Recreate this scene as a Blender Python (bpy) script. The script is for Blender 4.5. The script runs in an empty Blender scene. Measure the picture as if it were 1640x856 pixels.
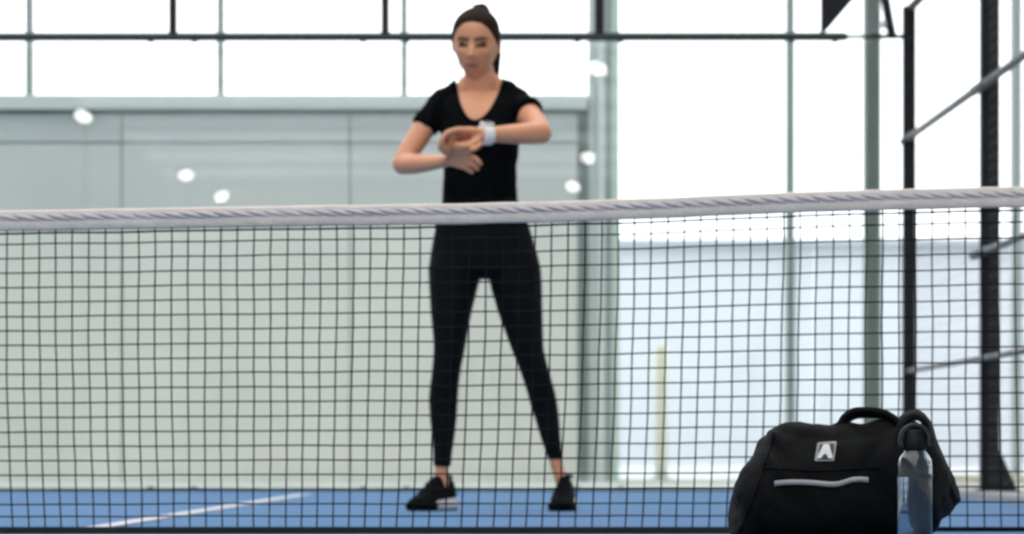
import bpy, bmesh, math, random
from mathutils import Vector, Matrix, noise
from mathutils.bvhtree import BVHTree

random.seed(7)
S = bpy.context.scene
COL = S.collection
F = 5008.0            # focal length in pixels of the 1640x856 frame
VX, VY = 765.0, 715.0  # vanishing point of the court's long axis
HC = 0.219            # camera height

# ------------------------------------------------------------------ camera
cd = bpy.data.cameras.new('camera')
cam = bpy.data.objects.new('camera', cd)
COL.objects.link(cam)
cam.location = (0, 0, HC)
cam.rotation_euler = (math.pi / 2, 0, 0)
cd.sensor_width = 36.0
cd.lens = 36.0 * F / 1640.0
cd.shift_x = (820 - VX) / 1640.0
cd.shift_y = (VY - 428) / 1640.0
cd.clip_end = 400
cd.dof.use_dof = True
cd.dof.focus_distance = 5.9
cd.dof.aperture_fstop = 6.0
S.camera = cam

# ------------------------------------------------------------------ world
w = bpy.data.worlds.new('overcast_sky')
S.world = w
w.use_nodes = True
bg = w.node_tree.nodes['Background']
bg.inputs[0].default_value = (0.985, 0.99, 1.0, 1)
bg.inputs[1].default_value = 2.7
S.view_settings.view_transform = 'Standard'
S.view_settings.look = 'None'
S.view_settings.gamma = 1
S.view_settings.use_curve_mapping = False
S.view_settings.exposure = 0.0
S.cycles.filter_width = 3.4
S.cycles.max_bounces = 10
S.cycles.transparent_max_bounces = 24


def AT(px, py, Y):
    """pixel + distance -> world point"""
    return Vector(((px - VX) * Y / F, Y, HC + (VY - py) * Y / F))


# ------------------------------------------------------------------ materials
def lin(c):
    return tuple((v / 255 / 12.92) if v / 255 <= 0.04045 else ((v / 255 + 0.055) / 1.055) ** 2.4 for v in c)


def mat(name, rgb, rough=0.6, metal=0.0, noise_scale=None, noise_amt=0.15, bump=0.0, bump_scale=80, spec=0.5, coat=0.0):
    m = bpy.data.materials.new(name)
    m.use_nodes = True
    nt = m.node_tree
    b = nt.nodes['Principled BSDF']
    c = lin(rgb)
    b.inputs['Base Color'].default_value = (*c, 1)
    b.inputs['Roughness'].default_value = rough
    b.inputs['Metallic'].default_value = metal
    b.inputs['Specular IOR Level'].default_value = spec
    b.inputs['Coat Weight'].default_value = coat
    tc = nt.nodes.new('ShaderNodeTexCoord')
    if noise_scale:
        n = nt.nodes.new('ShaderNodeTexNoise')
        n.inputs['Scale'].default_value = noise_scale
        n.inputs['Detail'].default_value = 4
        r = nt.nodes.new('ShaderNodeValToRGB')
        r.color_ramp.elements[0].position = 0.3
        r.color_ramp.elements[1].position = 0.7
        r.color_ramp.elements[0].color = (*[v * (1 - noise_amt) for v in c], 1)
        r.color_ramp.elements[1].color = (*[min(1, v * (1 + noise_amt)) for v in c], 1)
        nt.links.new(tc.outputs['Object'], n.inputs['Vector'])
        nt.links.new(n.outputs['Fac'], r.inputs['Fac'])
        nt.links.new(r.outputs['Color'], b.inputs['Base Color'])
    if bump:
        n2 = nt.nodes.new('ShaderNodeTexNoise')
        n2.inputs['Scale'].default_value = bump_scale
        n2.inputs['Detail'].default_value = 3
        bp = nt.nodes.new('ShaderNodeBump')
        bp.inputs['Strength'].default_value = bump
        bp.inputs['Distance'].default_value = 0.01
        nt.links.new(tc.outputs['Object'], n2.inputs['Vector'])
        nt.links.new(n2.outputs['Fac'], bp.inputs['Height'])
        nt.links.new(bp.outputs['Normal'], b.inputs['Normal'])
    return m


def pane_mat(name, tint, refl=0.05):
    m = bpy.data.materials.new(name)
    m.use_nodes = True
    nt = m.node_tree
    nt.nodes.clear()
    o = nt.nodes.new('ShaderNodeOutputMaterial')
    mx = nt.nodes.new('ShaderNodeMixShader')
    t = nt.nodes.new('ShaderNodeBsdfTransparent')
    g = nt.nodes.new('ShaderNodeBsdfGlossy')
    g.inputs['Roughness'].default_value = 0.0
    g.inputs['Color'].default_value = (1, 1, 1, 1)
    t.inputs['Color'].default_value = (*tint, 1)
    lw = nt.nodes.new('ShaderNodeLayerWeight')
    lw.inputs['Blend'].default_value = 0.12
    mr = nt.nodes.new('ShaderNodeMapRange')
    mr.inputs['To Min'].default_value = refl
    mr.inputs['To Max'].default_value = 0.8
    nt.links.new(lw.outputs['Facing'], mr.inputs['Value'])
    nt.links.new(mr.outputs['Result'], mx.inputs[0])
    nt.links.new(t.outputs[0], mx.inputs[1])
    nt.links.new(g.outputs[0], mx.inputs[2])
    nt.links.new(mx.outputs[0], o.inputs['Surface'])
    return m


def clear_mat(name, rgb, ior, rough=0.0):
    m = bpy.data.materials.new(name)
    m.use_nodes = True
    b = m.node_tree.nodes['Principled BSDF']
    b.inputs['Base Color'].default_value = (*rgb, 1)
    b.inputs['Transmission Weight'].default_value = 1
    b.inputs['Roughness'].default_value = rough
    b.inputs['IOR'].default_value = ior
    return m


def emit_mat(name, rgb, s):
    m = bpy.data.materials.new(name)
    m.use_nodes = True
    nt = m.node_tree
    nt.nodes.clear()
    o = nt.nodes.new('ShaderNodeOutputMaterial')
    e = nt.nodes.new('ShaderNodeEmission')
    e.inputs[0].default_value = (*rgb, 1)
    e.inputs[1].default_value = s
    nt.links.new(e.outputs[0], o.inputs['Surface'])
    return m


M = {
    'turf': mat('blue_turf', (92, 127, 166), 0.9, noise_scale=55, noise_amt=0.16, bump=0.5, bump_scale=400, spec=0.2),
    'paint': mat('line_paint', (196, 194, 198), 0.8, noise_scale=30, noise_amt=0.08),
    'concrete': mat('pale_concrete', (200, 200, 190), 0.85, noise_scale=3, noise_amt=0.05),
    'kerb': mat('kerb_concrete', (160, 160, 162), 0.85, noise_scale=20, noise_amt=0.08),
    'outside': mat('outdoor_paving', (186, 190, 194), 0.9, noise_scale=2, noise_amt=0.05),
    'farwall': mat('far_render', (196, 201, 207), 0.9, noise_scale=1.2, noise_amt=0.03),
    'faredge': mat('far_parapet', (176, 183, 189), 0.7),
    'panel_top': mat('grey_cladding', (188, 193, 195), 0.6, noise_scale=1.5, noise_amt=0.04),
    'panel_mid': mat('grey_green_cladding', (196, 199, 199), 0.6, noise_scale=1.5, noise_amt=0.04),
    'panel_low': mat('pale_green_cladding', (220, 219, 214), 0.6, noise_scale=1.5, noise_amt=0.04),
    'beam': mat('light_beam', (200, 207, 206), 0.5),
    'groove': mat('column_groove', (138, 150, 150), 0.7),
    'gap': mat('dark_joint', (96, 112, 116), 0.8),
    'column': mat('column_paint', (192, 199, 195), 0.5, noise_scale=4, noise_amt=0.04),
    'column_light': mat('column_light_paint', (206, 214, 214), 0.5),
    'column_green': mat('column_green_paint', (190, 207, 198), 0.5),
    'mullion': mat('mullion_paint', (138, 150, 148), 0.5),
    'steel_green': mat('green_grey_steel', (102, 111, 107), 0.55, noise_scale=12, noise_amt=0.06),
    'black_steel': mat('black_powder_coat', (24, 25, 28), 0.6, noise_scale=30, noise_amt=0.1, spec=0.25),
    'rail_dark': mat('dark_green_steel', (34, 44, 44), 0.5),
    'rail_grey': mat('grey_tube', (60, 61, 66), 0.5),
    'rail_pale': mat('pale_tube', (172, 186, 186), 0.5),
    'wire': mat('fence_wire', (70, 74, 78), 0.5),
    'glass': pane_mat('court_glass', (0.965, 0.985, 0.975), 0.03),
    'window': pane_mat('window_glass', (0.975, 0.985, 0.99), 0.02),
    'tape': mat('net_tape', (219, 205, 197), 0.8, noise_scale=14, noise_amt=0.07, bump=0.3, bump_scale=60),
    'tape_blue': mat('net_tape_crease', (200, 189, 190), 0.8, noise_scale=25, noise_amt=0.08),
    'cord': mat('net_cord', (20, 22, 24), 0.9, spec=0.15),
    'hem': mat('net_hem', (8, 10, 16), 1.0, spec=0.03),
    'skin': mat('skin', (212, 148, 112), 0.5, noise_scale=14, noise_amt=0.07, bump=0.05, bump_scale=300),
    'lips': mat('lip_skin', (150, 84, 80), 0.45),
    'nail': mat('nail', (222, 170, 158), 0.3),
    'hair': mat('brown_hair', (36, 23, 16), 0.7, spec=0.1, noise_scale=60, noise_amt=0.3),
    'lid': mat('shaded_lid', (96, 58, 45), 0.6),
    'lash': mat('dark_lash', (30, 20, 18), 0.7),
    'brow': mat('brow_hair', (60, 42, 34), 0.7),
    'sclera': mat('eye_white', (205, 195, 188), 0.3),
    'iris': mat('eye_iris', (52, 38, 30), 0.3),
    'shirt': mat('black_jersey', (9, 10, 12), 0.9, noise_scale=150, noise_amt=0.2, spec=0.05),
    'leggings': mat('black_leggings', (13, 14, 18), 0.75, noise_scale=120, noise_amt=0.15, spec=0.09),
    'shoe': mat('black_knit', (12, 12, 14), 0.9, spec=0.08, noise_scale=180, noise_amt=0.4, bump=0.4, bump_scale=300),
    'sole_white': mat('white_foam', (232, 226, 224), 0.7),
    'sole_black': mat('black_rubber', (12, 12, 14), 0.85, spec=0.1),
    'lace': mat('black_lace', (22, 22, 25), 0.9, spec=0.1),
    'watch_white': mat('white_silicone', (236, 230, 226), 0.45),
    'watch_glass': mat('watch_glass', (20, 22, 26), 0.15, coat=0.5),
    'bag': mat('black_polyester', (6, 6, 7), 0.7, noise_scale=60, noise_amt=0.18, bump=0.25, bump_scale=220, spec=0.09),
    'strap': mat('black_webbing', (13, 13, 14), 0.75, spec=0.15, bump=0.5, bump_scale=300),
    'strap_end': mat('charcoal_padding', (32, 31, 33), 0.8, spec=0.15, bump=0.4, bump_scale=200),
    'silver': mat('reflective_tape', (146, 144, 142), 0.5),
    'patch': mat('patch_grey', (132, 130, 126), 0.6),
    'patch_white': mat('patch_white', (206, 203, 200), 0.5),
    'patch_black': mat('patch_black', (34, 34, 36), 0.6),
    'bottle': clear_mat('clear_plastic', (0.74, 0.77, 0.81), 1.45, 0.02),
    'water': clear_mat('water', (0.66, 0.73, 0.81), 1.33),
    'cap': mat('bottle_cap', (12, 12, 13), 0.55, spec=0.2),
    'loop': mat('cap_loop', (48, 48, 51), 0.6, spec=0.25),
    'yellow': mat('yellow_paint', (218, 216, 192), 0.6),
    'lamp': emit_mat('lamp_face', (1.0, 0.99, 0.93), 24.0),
}

_b = M['skin'].node_tree.nodes['Principled BSDF']
_b.inputs['Subsurface Weight'].default_value = 0.25
_b.inputs['Subsurface Radius'].default_value = (1.0, 0.35, 0.2)
_b.inputs['Subsurface Scale'].default_value = 0.012

# ------------------------------------------------------------------ object helpers
LOC = {}


def obj(name, bm, m, parent=None, loc=(0, 0, 0), smooth=False):
    """link one mesh object; bm is in world coordinates; loc is the origin of a top-level object"""
    me = bpy.data.meshes.new(name)
    if isinstance(bm, bpy.types.Mesh):
        me = bm
        me.name = name
    else:
        bm.normal_update()
        bm.to_mesh(me)
        bm.free()
    o = bpy.data.objects.new(name, me)
    COL.objects.link(o)
    me.materials.clear()
    me.materials.append(m)
    if smooth:
        me.polygons.foreach_set('use_smooth', [True] * len(me.polygons))
    if parent:
        o.parent = parent
        base = LOC[parent.name]
        LOC[o.name] = base
        me.transform(Matrix.Translation(-base))
    else:
        base = Vector(loc)
        o.location = base
        LOC[o.name] = base
        me.transform(Matrix.Translation(-base))
    return o


def tag(o, label=None, cat=None, group=None, kind=None):
    if label:
        o['label'] = label
    if cat:
        o['category'] = cat
    if group:
        o['group'] = group
    if kind:
        o['kind'] = kind
    return o


def thing(name, label, cat, loc, group=None):
    o = bpy.data.objects.new(name, None)
    COL.objects.link(o)
    o.location = loc
    o.empty_display_size = 0.1
    LOC[o.name] = Vector(loc)
    return tag(o, label, cat, group)


def box(bm, x0, x1, y0, y1, z0, z1, bev=0.0):
    g = bmesh.ops.create_cube(bm, size=1)
    for v in g['verts']:
        v.co = Vector(((x0 + x1) / 2 + v.co.x * (x1 - x0), (y0 + y1) / 2 + v.co.y * (y1 - y0), (z0 + z1) / 2 + v.co.z * (z1 - z0)))
    if bev:
        es = {e for v in g['verts'] for e in v.link_edges}
        bmesh.ops.bevel(bm, geom=list(es), offset=bev, segments=2, affect='EDGES')
    return bm


def B(*a, **k):
    return box(bmesh.new(), *a, **k)


def loft(bm, rings, cap=True):
    rv = [[bm.verts.new(p) for p in r] for r in rings]
    n = len(rv[0])
    for a, b in zip(rv, rv[1:]):
        for i in range(n):
            bm.faces.new((a[i], a[(i + 1) % n], b[(i + 1) % n], b[i]))
    if cap:
        for r, s in ((rv[0], -1), (rv[-1], 1)):
            c = bm.verts.new(sum((v.co for v in r), Vector()) / n)
            for i in range(n):
                bm.faces.new((r[(i + 1) % n], r[i], c) if s < 0 else (r[i], r[(i + 1) % n], c))
    return bm


def frames(pts):
    T = []
    for i in range(len(pts)):
        a = pts[max(i - 1, 0)]
        b = pts[min(i + 1, len(pts) - 1)]
        T.append((b - a).normalized())
    up = Vector((0, 0, 1)) if abs(T[0].z) < 0.9 else Vector((0, 1, 0))
    N = (up - T[0] * up.dot(T[0])).normalized()
    out = []
    for t in T:
        N = (N - t * N.dot(t)).normalized()
        out.append((t, N, t.cross(N)))
    return out


def tube(bm, pts, rad, seg=12, round_ends=True, flat=1.0):
    pts = [Vector(p) for p in pts]
    if not isinstance(rad, (list, tuple)):
        rad = [rad] * len(pts)
    fr = frames(pts)
    rings = []

    def ring(c, N, Bn, r):
        return [c + N * (math.cos(2 * math.pi * k / seg) * r) + Bn * (math.sin(2 * math.pi * k / seg) * r * flat) for k in range(seg)]
    if round_ends:
        t, N, Bn = fr[0]
        for f_ in (0.95, 0.7, 0.35):
            rings.append(ring(pts[0] - t * rad[0] * f_, N, Bn, rad[0] * math.sqrt(1 - f_ * f_)))
    for p, r, (t, N, Bn) in zip(pts, rad, fr):
        rings.append(ring(p, N, Bn, r))
    if round_ends:
        t, N, Bn = fr[-1]
        for f_ in (0.35, 0.7, 0.95):
            rings.append(ring(pts[-1] + t * rad[-1] * f_, N, Bn, rad[-1] * math.sqrt(1 - f_ * f_)))
    return loft(bm, rings)


def curve_pts(pts, n=8):
    """Catmull-Rom through the points"""
    pts = [Vector(p) for p in pts]
    q = [pts[0] * 2 - pts[1]] + pts + [pts[-1] * 2 - pts[-2]]
    out = []
    for i in range(1, len(q) - 2):
        for k in range(n):
            t = k / n
            a, b, c, d = q[i - 1], q[i], q[i + 1], q[i + 2]
            out.append(0.5 * ((2 * b) + (c - a) * t + (2 * a - 5 * b + 4 * c - d) * t * t + (3 * b - a - 3 * c + d) * t ** 3))
    out.append(pts[-1])
    return out


def ribbon(bm, pts, width_dirs, half_w, thick):
    """strap: rectangle section swept along pts, width along the given direction"""
    fr = frames([Vector(p) for p in pts])
    rings = []
    for i, (p, (t, N, Bn)) in enumerate(zip(pts, fr)):
        wd = width_dirs[i] if isinstance(width_dirs, list) else Vector(width_dirs)
        wd = (wd - t * wd.dot(t)).normalized()
        n = t.cross(wd).normalized()
        hw = half_w[i] if isinstance(half_w, list) else half_w
        rings.append([Vector(p) + wd * hw * a + n * thick * b for a, b in ((-1, -.6), (-.9, -1), (.9, -1), (1, -.6), (1, .6), (.9, 1), (-.9, 1), (-1, .6))])
    return loft(bm, rings)


def lathe(bm, prof, cx, cy, seg=40):
    rings = [[Vector((cx + r * math.cos(2 * math.pi * k / seg), cy + r * math.sin(2 * math.pi * k / seg), z)) for k in range(seg)] for r, z in prof]
    return loft(bm, rings)


def remeshed(bm, voxel, smooth_iter=3, fac=0.5):
    me = bpy.data.meshes.new('tmp')
    bmesh.ops.recalc_face_normals(bm, faces=bm.faces)
    bm.to_mesh(me)
    bm.free()
    o = bpy.data.objects.new('tmp', me)
    COL.objects.link(o)
    r = o.modifiers.new('r', 'REMESH')
    r.mode = 'VOXEL'
    r.voxel_size = voxel
    if smooth_iter:
        s = o.modifiers.new('s', 'SMOOTH')
        s.factor = fac
        s.iterations = smooth_iter
    dg = bpy.context.evaluated_depsgraph_get()
    res = bpy.data.meshes.new_from_object(o.evaluated_get(dg))
    bpy.data.objects.remove(o)
    bpy.data.meshes.remove(me)
    return res


# ------------------------------------------------------------------ setting: floors
YB, YF = 15.2, 18.5      # glass back wall, facade of the hall
XS = 2.13                # side fence
XL = -7.8

floor = tag(obj('floor', B(-14.2, 9.2, -62.2, YF, -0.06, -0.004), M['concrete']), 'pale concrete hall floor around the blue court', kind='structure')
turf = tag(obj('floor_turf', B(XL, XS - 0.08, -6, YB - 0.02, -0.004, 0.0), M['turf']), 'blue artificial turf of the court', kind='structure')
# white centre line
bm = bmesh.new()
LN = [(-1.025, 8.02), (-1.02, 8.12), (-0.80, 13.37), (-0.775, 14.05)]
hw = 0.032
vs = [[bm.verts.new((x - hw, y, z)), bm.verts.new((x + hw, y, z))][::1] for x, y in LN for z in (0.0012,)]
for a, b in zip(vs, vs[1:]):
    bm.faces.new((a[0], a[1], b[1], b[0]))
g = bmesh.ops.extrude_face_region(bm, geom=bm.faces[:])
for e in g['geom']:
    if isinstance(e, bmesh.types.BMVert):
        e.co.z = 0.004
obj('line_marking', bm, M['paint'], turf)

tag(obj('kerb_right', B(XS - 0.08, XS + 0.22, -6, YB + 0.25, -0.004, 0.028, 0.004), M['kerb']), 'grey concrete kerb under the side fence', kind='structure')
tag(obj('ground_outside', B(-40, 60, YF + 0.12, 120, -0.08, -0.02), M['outside']), 'pale paving outside the hall', kind='structure')

# ------------------------------------------------------------------ setting: facade
def fx(px):
    return (px - VX) * YF / F


def fz(py):
    return HC + (VY - py) * YF / F


HT = 6.0
ZC = 8.0
# unseen walls and roof added to cut front fill; rooflight added for top light
tag(obj('wall_left', B(-14.2, -14, -62, YF + 0.14, 0, ZC), M['panel_mid']), 'unseen grey side wall of the hall', kind='structure')
tag(obj('wall_right', B(9.0, 9.2, -62, YF + 0.14, 0, ZC), M['panel_mid']), 'unseen grey side wall of the hall beyond the fence', kind='structure')
tag(obj('wall_front', B(-14, 9, -62.2, -62, 0, ZC), M['panel_mid']), 'unseen grey end wall of the hall', kind='structure')
tag(obj('wall_top', B(-14, 9, YF + 0.02, YF + 0.14, HT, ZC), M['panel_top']), 'cladding above the windows', kind='structure')
RL = (-9.0, 4.0)
tag(obj('ceiling', B(-14.2, RL[0], -62, YF + 0.14, ZC, ZC + 0.15), M['column_light']), 'unseen white hall ceiling beside the added rooflight', kind='structure')
tag(obj('ceiling_right', B(RL[1], 9.2, -62, YF + 0.14, ZC, ZC + 0.15), M['column_light']), 'unseen white hall ceiling beside the added rooflight', kind='structure')
w3 = tag(obj('rooflight_added', B(RL[0], RL[1], -62.1, -61.9, ZC, ZC + 0.15), M['mullion']), 'unseen glazed rooflight added above the courts for top light', kind='structure')
k = -61.9
while k < YF:
    k1 = min(k + 5.0, YF + 0.14)
    obj('roof_bar', B(RL[0], RL[1], k1 - 0.1, k1, ZC, ZC + 0.15), M['mullion'], w3)
    obj('pane', B(RL[0], RL[1], k, k1 - 0.1, ZC + 0.1, ZC + 0.11), M['window'], w3)
    k = k1
wall = tag(obj('wall_back', B(-14, fx(926), YF + 0.05, YF + 0.14, 0, fz(176)), M['gap']), 'grey panel-clad lower wall behind the glass', kind='structure')
rows = [(0.0, 1.575, 'panel_low'), (1.585, fz(230), 'panel_mid'), (fz(230) + 0.008, fz(182), 'panel_top')]
for r, (z0, z1, mm) in enumerate(rows):
    x1 = fx(926)
    k = 0
    proto = None
    while x1 > -13.5:
        x0 = x1 - 1.35
        obj('wall_panel', B(x0 + 0.003, x1 - 0.003, YF, YF + 0.05, z0, z1, 0.004), M[mm], wall)
        x1 = x0
tag(obj('trim_1', B(-14, fx(940), YF - 0.06, YF + 0.14, fz(176), fz(154)), M['beam']), 'light grey sill beam under the upper windows', kind='structure')
tag(obj('trim_2', B(-14, fx(940), YF - 0.01, YF + 0.14, fz(182), fz(176)), M['gap']), 'dark shadow joint below the sill beam', kind='structure')

col = tag(obj('column', B(fx(943), fx(989), YF + 0.02, YF + 0.2, 0, HT), M['column']), 'pale grey-green hall column left of the tall window', kind='structure')
obj('groove_strip', B(fx(926), fx(943), YF + 0.06, YF + 0.2, 0, fz(154)), M['groove'], col)
obj('web_strip', B(fx(957), fx(969), YF - 0.03, YF + 0.02, 0, HT), M['column_light'], col)
obj('flange_strip', B(fx(979), fx(991), YF - 0.05, YF + 0.02, 0, HT), M['column_green'], col)

# upper window band, left
w1 = tag(obj('window_1', B(-14, fx(943), YF + 0.02, YF + 0.13, HT - 0.1, HT), M['mullion']), 'upper strip window above the grey wall', kind='structure')
mul = [45, 352, 647]
xs = [-14.0]
x = fx(45)
ext = []
while x > -13.5:
    x -= 1.13
    if x > -13.5:
        ext.append(x)
xm = sorted(ext + [fx(p) for p in mul])
for x in xm:
    obj('mullion', B(x - 0.019, x + 0.019, YF + 0.02, YF + 0.12, fz(154), HT - 0.1), M['mullion'], w1)
edges = [-14.0] + xm + [fx(943)]
for a, b in zip(edges, edges[1:]):
    obj('pane', B(a + 0.014, b - 0.014, YF + 0.06, YF + 0.068, fz(154), HT - 0.1), M['window'], w1)

# tall window right
w2 = tag(obj('window_2', B(fx(991), 9.0, YF + 0.02, YF + 0.13, HT - 0.1, HT), M['mullion']), 'tall window right of the column, white daylight behind', kind='structure')
m2 = [(1267, 0.022, 'mullion'), (1630, 0.026, 'rail_pale'), (1810, 0.016, 'mullion'), (2110, 0.016, 'mullion')]
xm2 = []
for p, hw, mm in m2:
    x = fx(p)
    xm2.append((x - hw, x + hw))
    obj('mullion', B(x - hw, x + hw, YF + 0.02, YF + 0.12, 0, HT - 0.1), M[mm], w2)
xm2.append((fx(1387), fx(1411)))
xm2.sort()
cur = fx(991)
for a, b in xm2 + [(9.0, 9.0)]:
    obj('pane', B(cur, a, YF + 0.06, YF + 0.068, 0.02, HT - 0.1), M['window'], w2)
    cur = b
obj('bottom_frame', B(fx(991), 9.0, YF + 0.03, YF + 0.12, -0.004, 0.02), M['column'], w2)
tag(obj('column_steel', B(fx(1387), fx(1411), YF + 0.01, YF + 0.15, 0, HT), M['steel_green']), 'dark green-grey steel column dividing the tall window', kind='structure')

# outside
far = thing('far_building', 'pale low building seen outside through the tall window', 'building', (6, 44, -0.02))
obj('facade', B(-1, 40, 40, 48, -0.02, HC + (VY - 393) * 40 / F), M['farwall'], far)
obj('parapet', B(-1.1, 40, 39.8, 48, HC + (VY - 393) * 40 / F, HC + (VY - 384) * 40 / F), M['faredge'], far)
for k in range(9):
    x = 0.6 + k * 3.4
    obj('facade_joint', B(x, x + 0.05, 39.96, 40.02, 0, HC + (VY - 393) * 40 / F), M['faredge'], far)

bl = thing('bollard', 'slim pale yellow bollard outside the tall window', 'bollard', AT(1059, 0, 22).to_2d().to_3d() + Vector((0, 0, -0.02)))
bm = bmesh.new()
bx = AT(1059, 0, 22).x
lathe(bm, [(0.045, -0.02), (0.045, 0.9), (0.038, 0.93), (0.014, 0.945)], bx, 22, 20)
obj('post', bm, M['yellow'], bl, smooth=True)
obj('foot_plate', lathe(bmesh.new(), [(0.08, -0.02), (0.08, -0.008), (0.04, -0.004)], bx, 22, 20), M['kerb'], bl)

yk = thing('floor_guard', 'low pale yellow floor guard rail along the hall window', 'guard rail', (4.5, 18.25, -0.004))
obj('bar', B(2.45, 8.8, 18.22, 18.3, 0.012, 0.05, 0.006), M['yellow'], yk)
for x in (2.6, 3.8, 5.0, 6.2, 7.4, 8.6):
    obj('foot', B(x - 0.03, x + 0.03, 18.2, 18.32, -0.004, 0.014), M['kerb'], yk)

# ------------------------------------------------------------------ glass back wall of the court
SB = F / YB


def bx_(px):
    return (px - VX) / SB


def bz(py):
    return HC + (VY - py) / SB


gw = thing('glass_back_wall', 'clear glass back wall of the court with dark top rail', 'glass wall', (-2.8, YB, 0))
joints = [277, 617, 960, 1303]
jx = [bx_(p) for p in joints]
while jx[0] > XL + 0.3:
    jx.insert(0, jx[0] - 1.043)
jx.append(bx_(1440))
zr = bz(60)
for a, b in zip(jx, jx[1:]):
    obj('glass_pane', B(a + 0.003, b - 0.003, YB - 0.006, YB + 0.006, 0.012, zr - 0.008), M['glass'], gw)
obj('bottom_channel', B(jx[0], bx_(1440), YB - 0.02, YB + 0.02, 0, 0.013), M['rail_dark'], gw)
bm = bmesh.new()
tube(bm, [(jx[0], YB, zr), (bx_(1352), YB, zr + 0.004)], 0.022, 10)
obj('top_rail', bm, M['rail_dark'], gw, smooth=True)
bm = bmesh.new()
tube(bm, [(bx_(1350), YB, zr + 0.004), (bx_(1395), YB, zr + 0.006)], 0.012, 10)
obj('rail_end', bm, M['rail_pale'], gw, smooth=True)
obj('corner_bracket', B(bx_(1383), XS - 0.02, YB - 0.012, YB + 0.012, bz(62), bz(55), 0.003), M['black_steel'], gw)
clipx = []
for x in jx[:-1]:
    clipx += [x - 0.108, x + 0.104]
for x in clipx:
    obj('clip', B(x - 0.012, x + 0.012, YB - 0.014, YB + 0.014, zr - 0.026, zr - 0.006, 0.003), M['rail_dark'], gw)
    obj('clip', B(x - 0.014, x + 0.014, YB - 0.024, YB + 0.024, 0.0, 0.022, 0.003), M['rail_dark'], gw)
ZT = 2.98
for x, hw in zip(jx[:-1], [0.02] * (len(jx) - 4) + [0.02, 0.023, 0.026]):
    if x > bx_(1200):
        continue
    obj('upper_post', B(x - hw, x + hw, YB - 0.018, YB + 0.018, zr, ZT, 0.003), M['black_steel'], gw)
bm = bmesh.new()
tube(bm, [(jx[0], YB, ZT), (XS, YB, ZT)], 0.016, 10)
obj('upper_rail', bm, M['black_steel'], gw, smooth=True)
# gusset plate reaching down from the upper rail
bm = bmesh.new()
P = [(1314, 56), (1314, -140), (1505, -140), (1366, 0), (1325, 48)]
pts = [Vector((bx_(a), YB, bz(b) if b > -100 else ZT)) for a, b in P]
for yy in (YB - 0.006, YB + 0.006):
    bm.faces.new([bm.verts.new((p.x, yy, p.z)) for p in pts])
vsx = bm.verts[:]
n = len(pts)
bm.verts.ensure_lookup_table()
for i in range(n):
    j = (i + 1) % n
    bm.faces.new((bm.verts[i], bm.verts[j], bm.verts[n + j], bm.verts[n + i]))
bmesh.ops.recalc_face_normals(bm, faces=bm.faces)
obj('gusset_plate', bm, M['black_steel'], gw)
bm = bmesh.new()
tube(bm, curve_pts([(bx_(1427), YB - 0.03, bz(57)), (bx_(1420), YB - 0.03, bz(20)), (bx_(1413), YB - 0.03, bz(-30)), (bx_(1395), YB - 0.02, ZT)], 5), 0.023, 10)
obj('corner_strut', bm, M['black_steel'], gw, smooth=True)
bm = bmesh.new()
bmesh.ops.create_uvsphere(bm, u_segments=14, v_segments=8, radius=0.016, matrix=Matrix.Translation((bx_(1413), YB - 0.05, bz(41))) @ Matrix.Diagonal((0.8, 0.7, 1.5, 1)))
obj('strut_bolt', bm, mat('bolt_zinc', (215, 216, 226), 0.35, metal=0.4), gw, smooth=True)


def wire_grid(xs, zs, place, r):
    """square wire mesh in a plane; place(u, z, n) -> world point"""
    bm = bmesh.new()
    def bar(a, b, n1, n2):
        q = [(n1 * r + n2 * r), (n1 * -r + n2 * r), (n1 * -r + n2 * -r), (n1 * r + n2 * -r)]
        A = [bm.verts.new(a + k) for k in q]
        Bv = [bm.verts.new(b + k) for k in q]
        for i in range(4):
            bm.faces.new((A[i], A[(i + 1) % 4], Bv[(i + 1) % 4], Bv[i]))
    u0, n0 = place(1, 0) - place(0, 0), None
    nrm = u0.cross(Vector((0, 0, 1))).normalized()
    ud = u0.normalized()
    for x in xs:
        bar(place(x, zs[0]), place(x, zs[-1]), ud, nrm)
    for z in zs:
        bar(place(xs[0], z) + nrm * r * 1.5, place(xs[-1], z) + nrm * r * 1.5, Vector((0, 0, 1)), nrm)
    return bm


def frange(a, b, s):
    n = max(1, round((b - a) / s))
    return [a + (b - a) * i / n for i in range(n + 1)]


tag(obj('upper_mesh', wire_grid(frange(jx[0], XS, 0.05), frange(zr, ZT, 0.05), lambda u, z: Vector((u, YB, z)), 0.00045), M['wire'], gw), kind='stuff')

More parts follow.
